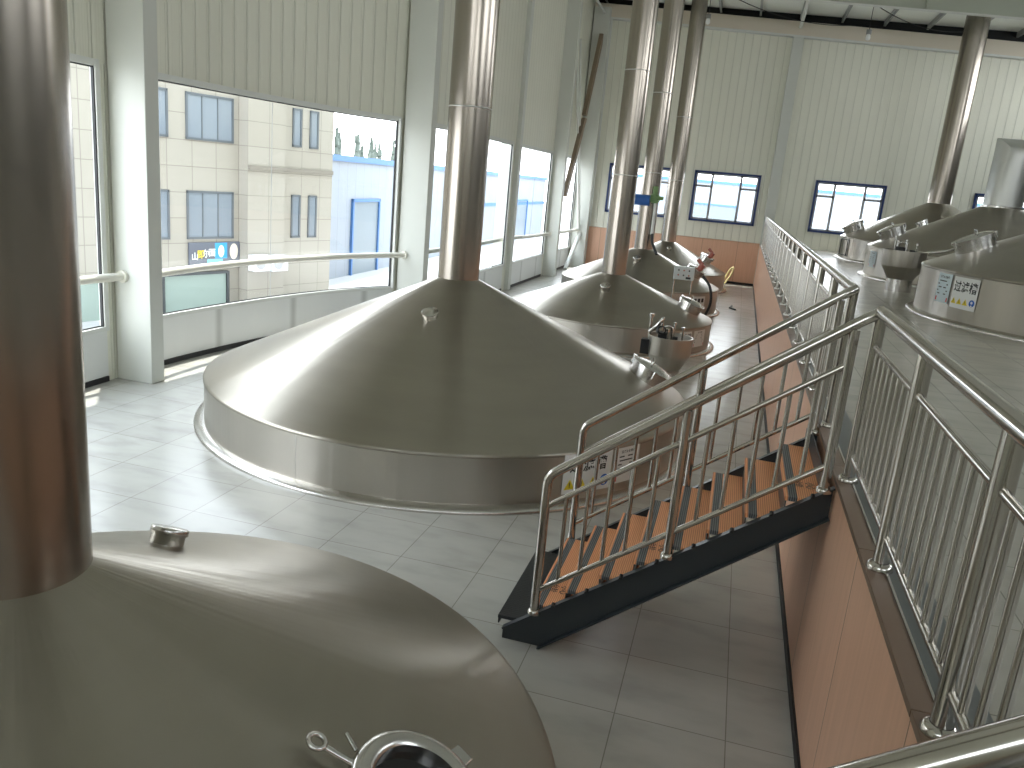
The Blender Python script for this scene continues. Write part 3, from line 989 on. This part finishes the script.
# blue and green actuator on the third chimney, with the cable running down
def actuator(t):
    c = t['c']; zc = 3.5; y = c[1] - .31
    rt = MB().tube([(c[0] + .20, y - .05, zc), (c[0] + .20, y + .2, zc)], .16, 20).tube([(c[0] + .20, y - .05, zc + .1), (c[0] + .20, y - .05, zc + .38)], .08, 14)
    rt.tube([(c[0] + .28, y - .05, zc + .02), (c[0] + .48, y - .05, zc + .02)], .06, 12)
    g = rt.build('valve_actuator', M['greenmotor'], t['o'])
    MB().tube([(c[0] - .42, y - .08, zc - .08), (c[0] + .06, y - .08, zc - .08)], .17, 20).tube([(c[0] - .46, y - .08, zc - .08), (c[0] - .42, y - .08, zc - .08)], .12, 16).build('motor', M['bluemotor'], g)
    MB().tube([(c[0] + .24, y - .02, zc - .15), (c[0] + .25, y - .02, 2.35)], .05, 10).build('spindle_pipe', M['white'], g)
    MB().tube(rounded([(c[0] + .25, y - .02, 2.4), (c[0] + .30, y - .1, 2.1), (c[0] + .52, y - .3, 1.75)], .2), .045, 8).build('cable', M['dark'], g)
actuator(V3)

# ------------------------------------------------------------------ wort pots between the vessels
def pot(label, x, y, z0, r, h):
    o = thing('sampling_pot', label, 'steel pot', (x, y, z0), 'funnel shaped sampling pots')
    T = Matrix.Translation((x, y, z0))
    MB().lathe([(r * .60, 0), (r * .60, h * .30)], 40, T).build('base', M['fitting'], o)
    MB().lathe([(r * .58, h * .29), (r * .60, h * .30), (r * .99, h * .62), (r, h * .64), (r, h), (r * 1.03, h * 1.0), (r * 1.03, h * 1.02), (r * .97, h * 1.02), (r * .96, h * .86), (.001, h * .86)], 48, T).build('bowl', M['drum'], o, angle=15)
    m = MB()
    for k, (a, rr, hh) in enumerate(((20, .55, .16), (80, .5, .22), (140, .6, .30), (200, .45, .20), (260, .6, .14))):
        a = math.radians(a); px, py = x + r * rr * math.cos(a), y + r * rr * math.sin(a)
        MB().tube([(px, py, z0 + h * .86), (px, py, z0 + h + hh)], .018, 8).tube([(px, py, z0 + h + hh), (px, py, z0 + h + hh + .05)], .035, 10).build('valve_stem', M['fitting'], o)
    MB().tube(rounded([(x - r * .4, y, z0 + h * .9), (x - r * .4, y, z0 + h + .20), (x + r * .05, y + .05, z0 + h + .20), (x + r * .05, y + .05, z0 + h * .9)], .1), .03, 10).build('bent_pipe', M['fitting'], o)
    MB().mm((x - r * .55, y - r * .5, z0 + h * .9), (x - r * .1, y - r * .1, z0 + h + .10)).build('valve_block', M['dark'], o, bevel=.02)
    MB().mm((x + r * .1, y - r * .55, z0 + h * .9), (x + r * .35, y - r * .35, z0 + h + .05)).build('valve_block', M['dark'], o, bevel=.02)
    return o
fp = pot('funnel shaped steel pot with pipework, standing on the floor behind the largest vessel', -1.02, 16.2, 0, .44, .93)
MB().tube([(-1.44, 16.15, .55), (-1.44, 16.15, 1.32)], .028, 10).tube([(-1.44, 16.15, 1.30), (-1.44, 16.15, 1.36)], .05, 10).build('riser_pipe', M['fitting'], fp)
MB().mm((-1.58, 16.0, .55), (-1.40, 16.2, .85)).build('side_block', M['dark'], fp, bevel=.01)
MB().tube([(-1.44, 16.1, 1.0), (-1.30, 15.95, 1.15), (-1.20, 16.0, 1.30)], .035, 10).build('side_branch', M['fitting'], fp)
MB().lathe([(.09, 0), (.09, .12), (.06, .14)], 20, frame((-1.22, 15.95, 1.08), (.3, -1, .2))).build('valve_body', M['dark'], fp)
pp_ = pot('funnel shaped steel pot between the two nearest platform vessels', 3.98, 21.85, PLAT, .50, .98)
MB().tube(rounded([(4.45, 21.8, 2.85), (4.9, 21.7, 2.95), (5.2, 21.3, 3.2)], .1), .04, 10).build('outlet_pipe', M['fitting'], pp_)

# control box, cables, hose
o = thing('control_box', 'grey control box on thin legs beside the vessel with the blue motor', 'control box', (-1.37, 23.8, 0))
MB().mm((-1.66, 23.7, 1.33), (-1.08, 23.92, 1.70)).build('box', M['greybox'], o, bevel=.012)
for x in (-1.62, -1.12): MB().tube([(x, 23.82, 0), (x, 23.82, 1.34)], .022, 8).build('leg', M['fitting'], o)
for k in range(6):
    x = -1.52 + .15 * (k % 3); z = 1.60 if k < 3 else 1.46
    MB().tube([(x, 23.70, z), (x, 23.675, z)], .024, 10).build('push_button', M['redmotor'] if k % 2 else M['ink'], o)
MB().mm((-1.30, 23.69, 1.36), (-1.16, 23.70, 1.42)).build('name_plate', M['ink'], o)

m = MB(); m.tube(rounded([(-.9, 26.2, 1.25), (-.62, 25.9, 1.0), (-.52, 25.6, .5), (-.7, 25.1, .05), (-.95, 24.8, .04)], .3, 8), .042, 10)
tag(m.build('black_hose', M['dark'], origin=(-.5, 25.7, 0)), 'thick black hose drooping down the side of a far vessel to the floor', 'hose')
m = MB(); m.tube(rounded([(-.42, 36.9, .04), (-.18, 37.1, .65), (-.02, 37.1, .8), (-.08, 37.0, .45), (-.32, 36.85, .04)], .2, 8), .04, 8)
tag(m.build('hose', M['hose'], origin=(0, 36.9, 0)), 'loop of yellow hose standing against the peach gable panels', 'hose')
m = MB(); m.tube([(.25, 28.6, .02), (.05, 28.9, .03), (.12, 29.5, .02)], .03, 6)
tag(m.build('cable_end', M['dark'], origin=(.1, 29, 0)), 'short dark cable lying on the far floor near the platform wall', 'cable')

# ------------------------------------------------------------------ platform railings
RX, HZ, FOOT = 1.0, 3.08, PLAT + .006
def foot(mb, x, y, z, k=1.0):
    mb.lathe([(.001, z), (.07 * k, z), (.07 * k, z + .02), (.058 * k, z + .036), (.044 * k, z + .042)], 20, Matrix.Translation((x, y, 0)))
def post(parent, x, y, z0, z1, r=.042):
    p = MB().tube([(x, y, z0), (x, y, z1)], r, 16).build('post', M['rail'], parent)
    f = MB(); foot(f, x, y, z0); f.build('foot_flange', M['rail'], p)

def rail_run(label, ys, y_hand, base_r=.042, first100=None):
    o = thing('platform_railing', label, 'railing', (RX, ys[0], PLAT))
    for y in ys: post(o, RX, y, FOOT, HZ - .02)
    return o
near = rail_run('polished steel railing on the platform edge between the stair head and the camera', [5.85, 4.41, 2.98, 1.54], None)
MB().tube([(RX, 1.47, HZ), (RX, 5.86, HZ)], .044, 20).build('handrail', M['rail'], near)
MID, LOW = 2.845, 2.05
MB().tube([(RX, 1.5, MID), (RX, 5.85, MID)], .020, 12).build('mid_rail', M['rail'], near)
MB().tube([(RX, 1.5, LOW), (RX, 5.85, LOW)], .020, 12).build('bottom_rail', M['rail'], near)
bal = None
def baluster(parent, x, y, z0, z1, proto=[None, None]):
    key = round(z1 - z0, 3)
    if proto[0] is None or proto[1] != key:
        m = MB().tube([(x, y, z0), (x, y, z1)], .0165, 16)
        ob = m.build('baluster', M['rail'], parent, origin=(x, y, z0))
        ob.parent = parent; ob.location = Vector((x, y, z0)) - root_loc(parent)
        proto[0] = ob; proto[1] = key
    else:
        copy_part(proto[0], Vector((x, y, z0)) - root_loc(parent), parent)
for a_, b_ in ((5.85, 4.41), (4.41, 2.98), (2.98, 1.54)):
    for k in range(1, 9): baluster(near, RX, a_ + (b_ - a_) * k / 9, LOW, MID)

FY = [7.32 + 1.44 * k for k in range(21)]
far = rail_run('polished steel railing along the platform edge running away to the gable wall', FY, None)
MB().tube([(RX, 7.30, HZ), (RX, 37.2, HZ)], .044, 16).build('handrail', M['rail'], far)
MB().tube([(RX, 7.32, MID), (RX, 37.2, MID)], .020, 10).build('mid_rail', M['rail'], far)
MB().tube([(RX, 7.32, LOW), (RX, 37.2, LOW)], .020, 10).build('bottom_rail', M['rail'], far)
cnt = 0; rest = MB()
for k in range(20):
    for j in range(1, 9):
        y = FY[k] + 1.44 * j / 9
        if cnt < 96: baluster(far, RX, y, LOW, MID)
        else: rest.tube([(RX, y, LOW), (RX, y, MID)], .0165, 10)
        cnt += 1
ro = rest.build('far_balusters', M['rail'], far); ro['kind'] = 'stuff'

# ------------------------------------------------------------------ staircase
SY0, SY1 = 5.84, 7.22
RISE, RUN = .186, .255
SLOPE = .728
sx0, sz0 = -1.44, .10
line = lambda x: .333 + SLOPE * (x + 1.115)          # top edge of the stringer
st = thing('staircase', 'short steel staircase with orange composite treads, from the floor up to the platform', 'staircase', (-1.44, 6.53, 0))
def stringer(y, inner):
    m = MB(); d = .27
    xa, xb = -1.52, XP - .012
    za = max(0.0, line(xa))
    poly = [(-1.41, y, 0.0), (-1.41, y, line(-1.41)), (xb, y, line(xb)), (xb, y, line(xb) - .235), (-1.10, y, 0.0)]
    m.prism(poly, (0, .012, 0))
    for (x0, z0_), (x1, z1_) in (((-1.41, line(-1.41)), (xb, line(xb))), ((-1.10, .0), (xb, line(xb) - .235))):
        dy = -.05 if inner < 0 else .062
        n_ = Vector((-SLOPE, 0, 1)).normalized() * .012
        m.prism([(x0, y, z0_), (x1, y, z1_), (x1 - n_.x, y, z1_ - n_.z), (x0 - n_.x, y, z0_ - n_.z)], (0, dy, 0))
    return m.build('stringer', M['stringer'], st)
stringer(SY0, -1); stringer(SY1, 1)
tz0 = .185
tread0 = None
for k in range(9):
    xc = -1.30 + RUN * k; z = tz0 + RISE * k
    if k == 0:
        m = MB().mm((-1.47, SY0 + .03, z - .03), (-1.16, SY1 - .01, z)).box((-1.46, (SY0 + SY1) / 2, z - .045), (.012, SY1 - SY0 - .06, .06))
        pl = m.build('bottom_plate', M['checker'], st, bevel=.004)
        pl['label'] = 'black ribbed bottom plate'
        continue
    if tread0 is None:
        m = MB().mm((xc - .135, SY0 + .014, z - .035), (xc + .150, SY1 - .002, z))
        tread0 = m.build('tread', M['tread'], st, origin=(xc, (SY0 + SY1) / 2, z), bevel=.006)
        tread0.parent = st; tread0.location = Vector((xc, (SY0 + SY1) / 2, z)) - root_loc(st)
        cur = tread0
    else:
        cur = copy_part(tread0, Vector((xc, (SY0 + SY1) / 2, z)) - root_loc(st), st)
    if k in (1, 4, 8):
        vs, fs = flat_text('小心', .07); vs2, fs2 = flat_text('台阶', .07)
        q = MB(); off = Vector((xc + .02, SY0 + .33, z + .0015))
        q.add([off + Vector((v[1] * 1.0 + .045, -v[0], 0)) for v in vs], fs, True)
        q.add([off + Vector((v[1] * 1.0 - .045, -v[0], 0)) for v in vs2], fs2, True)
        w_ = q.build('printed_warning', M['ink'], cur)
    MB().mm((xc + .126, SY0 + .016, z - .004), (xc + .134, SY1 - .004, z + RISE - .036)).build('riser', M['stringer'], st)
MB().mm((XP - .10, SY1 + .012, 1.60), (XP - .012, SY1 + .10, PLAT - .04)).build('end_plate', M['stringer'], st)
bolt0 = MB()
for k in range(9):
    x = -1.0 + RUN * k
    if x < .85: MB().tube([(x, SY0 - .052, line(x) - .004), (x, SY0 - .02, line(x) + .012)], .016, 8).build('bolt', M['ink'], st)

def stair_rail(label, y, xs, top, far_side):
    o = thing('stair_railing', label, 'stair railing', (xs[0], y, 0))
    hl = lambda x: line(x) + 1.205
    for x in xs[1:]:
        p = MB().tube([(x, y, line(x) + .002), (x, y, hl(x) - .02)], .036, 16).build('post', M['rail'], o)
        f = MB(); foot(f, x, y, line(x) + .001, .78); f.build('foot_flange', M['rail'], p)
    x0 = xs[0]
    pts = rounded([(x0, y, line(x0) + .002), (x0, y, hl(x0)), top[0]] + top[1:], .075, 8)
    h = MB().tube(pts, .038, 18).build('handrail', M['rail'], o)
    f = MB(); foot(f, x0, y, line(x0) + .001, .78); f.build('foot_flange', M['rail'], h)
    MB().tube([(x0, y, line(x0) + .94), (xs[-1], y, line(xs[-1]) + .94)], .022, 12).build('mid_rail', M['rail'], o)
    MB().tube([(x0, y, line(x0) + .205), (xs[-1], y, line(xs[-1]) + .205)], .022, 12).build('bottom_rail', M['rail'], o)
    for a_, b_ in zip(xs, xs[1:]):
        for k in range(1, 6):
            x = a_ + (b_ - a_) * k / 6
            baluster(o, x, y, line(x) + .205, line(x) + .94)
    return o
stair_rail('near handrail of the orange staircase, on the camera side', SY0 - .02, [-1.155, -.165, .85], [(.93, SY0 - .02, 3.045), (RX, 5.85, HZ)], False)
stair_rail('far handrail of the orange staircase, on the largest vessel side', SY1 + .02, [-1.145, -.125, .90], [(.95, SY1 + .02, 3.06), (RX, 7.31, HZ)], True)

# head of a second, mirrored staircase in the bottom right corner: only its handrail is in view
o = thing('stair_railing', 'foreground handrail crossing the bottom right corner, nearest to the camera', 'stair railing', (.85, 1.62, 1.0))
hl2 = lambda x: 2.765 + .70 * (x - .72)
MB().tube(rounded([(-.28, 1.62, hl2(-.28)), (.93, 1.62, hl2(.93)), (RX, 1.58, HZ)], .08), .046, 20).build('handrail', M['rail'], o)
for x in (.85, -.2): MB().tube([(x, 1.62, hl2(x) - 1.2), (x, 1.62, hl2(x))], .036, 14).build('post', M['rail'], o)
MB().tube([(-.2, 1.62, hl2(-.2) - .28), (.85, 1.62, hl2(.85) - .28)], .022, 10).build('mid_rail', M['rail'], o)
MB().prism([(-.30, 1.60, hl2(-.3) - 1.42), (XP - .012, 1.60, hl2(XP) - 1.42), (XP - .012, 1.60, hl2(XP) - 1.20), (-.30, 1.60, hl2(-.3) - 1.20)], (0, .03, 0)).build('stringer', M['stringer'], o)
MB().tube([(-.2, 1.615, 0), (-.2, 1.615, hl2(-.2) - 1.25)], .03, 10).build('support_leg', M['stringer'], o)

# ------------------------------------------------------------------ pendant lamps
for i, (x, y, z, lab) in enumerate(((-2.32, 33.0, 10.0, 'bare bulb hanging under the roof left of the gable pillar'), (3.35, 33.0, 9.68, 'bare bulb hanging under the roof right of the gable pillar'))):
    o = thing('pendant_lamp', lab, 'lamp', (x, y, z))
    MB().tube([(x, y, z + .25), (x, y, CEIL(x))], .012, 6).build('cord', M['dark'], o)
    MB().tube([(x, y, z + .12), (x, y, z + .27)], .09, 14).build('lamp_holder', M['lampcap'], o)
    MB().lathe([(.045, z + .13), (.075, z + .06), (.085, z), (.07, z - .06), (.03, z - .085), (.001, z - .09)], 20, Matrix.Translation((x, y, 0))).build('bulb', M['bulb'], o)
for k, (a_, b_) in enumerate((((-2.0, 33, 11.1), (3.2, 36.8, 10.8)), ((3.3, 33.2, 10.9), (7.4, 36.5, 10.7)))):
    p = [Vector(a_).lerp(Vector(b_), t / 10) + Vector((0, 0, -.35 * 4 * (t / 10) * (1 - t / 10))) for t in range(11)]
    tag(MB().tube(p, .015, 6).build('hanging_cable', M['dark'], origin=a_), ('slack black cable looping below the roof left of the bulb', 'slack black cable looping below the roof by the far chimney')[k], 'cable')

# ------------------------------------------------------------------ outside
GZ = -1.4
yard = MB(); yard.add([(-140, -60, GZ), (-10.6, -60, GZ), (-10.6, 200, GZ), (-140, 200, GZ)], [(0, 1, 2, 3)], True)
yard.add([(-10.6, 40, GZ), (120, 40, GZ), (120, 200, GZ), (-10.6, 200, GZ)], [(0, 1, 2, 3)], True)
yard.add([(14.4, -60, GZ), (120, -60, GZ), (120, 40, GZ), (14.4, 40, GZ)], [(0, 1, 2, 3)], True)
yard.add([(-10.6, -60, GZ), (14.4, -60, GZ), (14.4, -9.4, GZ), (-10.6, -9.4, GZ)], [(0, 1, 2, 3)], True)
struct(yard.build('ground', M['pave']))

FD = Vector((.290, .957, 0)); FO = Vector((-19.3, 14.8, 0)); FN = Vector((.957, -.290, 0))
def fpt(s, z, d=0): 
    p = FO + FD * s + FN * d
    return (p.x, p.y, z)
def office():
    o = thing('office_building', 'beige tiled office block seen through the widest window', 'building', FO)
    m = MB()
    def wallrect(s0, s1, z0, z1, d):
        m.add([fpt(s0, z0, d), fpt(s1, z0, d), fpt(s1, z1, d), fpt(s0, z1, d)], [(0, 1, 2, 3)], True, [[(s0, z0), (s1, z0), (s1, z1), (s0, z1)]])
    def side(s, d0, d1, z0, z1):
        m.add([fpt(s, z0, d0), fpt(s, z0, d1), fpt(s, z1, d1), fpt(s, z1, d0)], [(0, 1, 2, 3)], True, [[(d0, z0), (d1, z0), (d1, z1), (d0, z1)]])
    ZT = 7.0
    wallrect(-16, 9.9, GZ, ZT, 0); side(9.9, 0, .45, GZ, ZT); wallrect(9.9, 11.5, GZ, ZT, .45); side(11.5, .45, .1, GZ, ZT); wallrect(11.5, 14.13, GZ, ZT, .1); side(14.13, .1, -9, GZ, ZT)
    m.add([fpt(-16, ZT, 0), fpt(14.13, ZT, 0), fpt(14.13, ZT, -9), fpt(-16, ZT, -9)], [(0, 1, 2, 3)], True, [[(0, 0)] * 4])
    m.build('facade', M['facade'], o)
    b = MB()
    for z in (3.25,):
        b.prism([fpt(9.9, z, .45), fpt(11.5, z, .45), fpt(11.5, z + .14, .45), fpt(9.9, z + .14, .45)], FN * .06)
        b.prism([fpt(11.5, z, .1), fpt(14.13, z, .1), fpt(14.13, z + .14, .1), fpt(11.5, z + .14, .1)], FN * .06)
    b.build('moulding', M['facade'], o)
    wins = []
    for z0, z1 in ((.93, 2.46), (4.03, 5.44)):
        for s0 in (-13.2, -9.6, -5.6, 1.55, 5.45, 7.87):
            w_ = 1.8
            wins.append((s0, s0 + w_, z0, z1, 0))
        for s0 in (12.12, 12.93):
            wins.append((s0, s0 + .43, z0 + (.1 if z0 > 3 else 0), z1, .1))
    for s0, s1, z0, z1, d in wins:
        f = MB(); t = .07
        for a_, b_, c_, e_ in ((s0, s0 + t, z0, z1), (s1 - t, s1, z0, z1), (s0, s1, z0, z0 + t), (s0, s1, z1 - t, z1)):
            f.prism([fpt(a_, c_, d - .05), fpt(b_, c_, d - .05), fpt(b_, e_, d - .05), fpt(a_, e_, d - .05)], FN * .09)
        if s1 - s0 > 1:
            for q in (.33, .66):
                sm = s0 + (s1 - s0) * q
                f.prism([fpt(sm - .02, z0, d - .03), fpt(sm + .02, z0, d - .03), fpt(sm + .02, z1, d - .03), fpt(sm - .02, z1, d - .03)], FN * .06)
        w = f.build('window', M['winframe'], o)
        g = MB(); g.add([fpt(s0 + .03, z0 + .03, d + .012), fpt(s1 - .03, z0 + .03, d + .012), fpt(s1 - .03, z1 - .03, d + .012), fpt(s0 + .03, z1 - .03, d + .012)], [(0, 1, 2, 3)], True)
        g.build('pane', M['extglass'], w)
    return o
office()
# shop banner under the lower window
o = thing('shop_banner', 'dark shop banner with a blue field and bright lettering on the beige office block', 'banner', fpt(8.6, .5, .02))
def fbox(mb, s0, s1, z0, z1, d0, d1):
    return mb.prism([fpt(s0, z0, d0), fpt(s1, z0, d0), fpt(s1, z1, d0), fpt(s0, z1, d0)], FN * (d1 - d0))
fbox(MB(), 7.90, 9.88, -.05, .82, .02, .08).build('board', M['banner'], o)
fbox(MB(), 8.88, 9.36, .28, .80, .08, .085).build('blue_field', M['bannerblue'], o)
fbox(MB(), 8.58, 9.18, -.02, .26, .08, .085).build('cyan_strip', M['cyan'], o)
def ftext(body, s, z, size, mt, name, par, d=.09):
    vs, fs = flat_text(body, size)
    MB().add([fpt(s + v[0], z + v[1], d) for v in vs], fs, True).build(name, mt, par)
ftext('山', 8.10, .38, .25, M['paper'], 'lettering', o); ftext('即', 8.32, .43, .27, M['yellow'], 'lettering', o); ftext('尔', 8.54, .46, .27, M['paper'], 'lettering', o); ftext('面', 8.76, .48, .25, M['paper'], 'lettering', o)
MB().add([fpt(9.12 + .12 * math.cos(k * PI / 8), .52 + .2 * math.sin(k * PI / 8), .09) for k in range(16)], [tuple(range(16))], True).build('emblem', M['paper'], o)
MB().add([fpt(9.63 + .17 * math.cos(k * PI / 8), .50 + .27 * math.sin(k * PI / 8), .09) for k in range(16)], [tuple(range(16))], True).build('portrait', M['beam'], o)
o = thing('wall_poster', 'small pale green and orange poster on the office wall near the column', 'poster', fpt(6.3, .3, .02))
fbox(MB(), 5.9, 6.8, .15, .55, .02, .05).build('green_part', M['canopy'], o)
fbox(MB(), 5.9, 6.8, -.35, .15, .02, .05).build('orange_part', M['hose'], o)
for k, (s, z) in enumerate(((10.28, .15), (11.05, .12))):
    o = thing('air_conditioner', ('air conditioner unit on the office wall, next to the banner', 'air conditioner unit on the office wall, farther from the banner')[k], 'air conditioner', fpt(s, z, .46))
    fbox(MB(), s - .36, s + .36, z - .27, z + .27, .46, .80).build('case', M['ac'], o, bevel=.02)
    MB().lathe([(.20, 0), (.20, .02), (.001, .025)], 24, frame(fpt(s - .08, z, .80), FN)).build('fan_grille', M['greyf'], o)
o = thing('glazed_shop', 'low green tinted shop front at the foot of the office block, below the banner', 'shop front', fpt(6, GZ, .1))
fbox(MB(), 1.5, 9.3, GZ, -.22, .02, .10).build('glazing', M['canopy'], o)
fbox(MB(), 1.5, 9.4, -.22, -.14, .03, .16).build('head_frame', M['stringer'], o)
fbox(MB(), 9.3, 9.4, GZ, -.22, .03, .16).build('end_frame', M['stringer'], o)
fbox(MB(), 6.85, 6.95, GZ, -.22, .03, .16).build('mullion', M['stringer'], o)

def warehouse(label, a, b, depth, ztop, doors, stripe=None):
    A, B = Vector((*a, 0)), Vector((*b, 0)); d = (B - A); l = d.length; d.normalize(); n = Vector((d.y, -d.x, 0))
    o = thing('warehouse', label, 'building', (a[0], a[1], GZ))
    P = lambda s, z, e=0: tuple(A + d * s + n * e + Vector((0, 0, z)))
    m = MB()
    m.add([P(0, GZ), P(l, GZ), P(l, ztop), P(0, ztop)], [(0, 1, 2, 3)], True, [[(0, 0), (l, 0), (l, ztop), (0, ztop)]])
    m.add([P(0, GZ), P(0, ztop), P(0, ztop, -depth), P(0, GZ, -depth)], [(0, 1, 2, 3)], True, [[(0, 0)] * 4])
    m.add([P(0, ztop), P(l, ztop), P(l, ztop, -depth), P(0, ztop, -depth)], [(0, 1, 2, 3)], True, [[(0, 0)] * 4])
    m.add([P(l, GZ), P(l, ztop), P(l, ztop, -depth), P(l, GZ, -depth)], [(0, 1, 2, 3)], True, [[(0, 0)] * 4])
    m.build('wall', M['whouse'], o)
    MB().prism([P(0, ztop - .22), P(l, ztop - .22), P(l, ztop + .04), P(0, ztop + .04)], n * .15).build('roof_trim', M['whblue'], o)
    if stripe:
        MB().prism([P(stripe[0], stripe[1]), P(l, stripe[1]), P(l, stripe[1] + .22), P(stripe[0], stripe[1] + .22)], n * .06).build('blue_stripe', M['whblue'], o)
    for s0, s1, zt in doors:
        f = MB(); t = .14
        for x0, x1, z0, z1 in ((s0, s0 + t, GZ, zt), (s1 - t, s1, GZ, zt), (s0, s1, zt - t, zt)):
            f.prism([P(x0, z0), P(x1, z0), P(x1, z1), P(x0, z1)], n * .12)
        dr = f.build('door', M['whblue'], o)
        MB().prism([P(s0 + t, GZ), P(s1 - t, GZ), P(s1 - t, zt - t), P(s0 + t, zt - t)], n * .04).build('door_leaf', M['whdoor'], dr)
    return o
warehouse('long white warehouse with a blue roof edge beyond the left windows', (-17.4, 31.5), (-19.0, 79), 20, 4.02, [(3.2, 6.4, 2.15), (34, 40, 2.0)], (18, 1.55))
warehouse('white warehouse with a blue roof band seen through the gable windows', (-16.5, 82), (60, 82), 20, 5.15, [(10, 16, 3.0)])

def tree(x, y, h, r, i):
    o = thing('conifer_tree', 'slim grey green tree in the row beyond the white warehouse', 'tree', (x, y, GZ), 'row of trees beyond the warehouse')
    MB().tube([(x, y, GZ), (x, y, h * .5)], .12, 8).build('trunk', M['brace'], o)
    m = MB(); z = 1.0; rr = random.Random(i)
    prof = []
    n = 7
    for k in range(n):
        zz = 1.0 + (h - 1.0) * k / n; w = r * (1 - k / n) ** .7
        prof += [(w, zz), (w * .55, zz + (h - 1) / n * .92)]
    prof.append((.01, h))
    m.lathe(prof, 10, Matrix.Translation((x, y, 0)))
    for v in m.v:
        v.x += rr.uniform(-.15, .15); v.y += rr.uniform(-.15, .15); v.z += rr.uniform(-.1, .1)
    m.build('foliage', M['treegreen'], o)
for i in range(16):
    tree(-42 + random.uniform(-1, 1) - i * .2, 76 + i * 1.75 + random.uniform(-.5, .5), 6.4 + random.uniform(-.7, .8), .62 + random.uniform(-.1, .2), i)
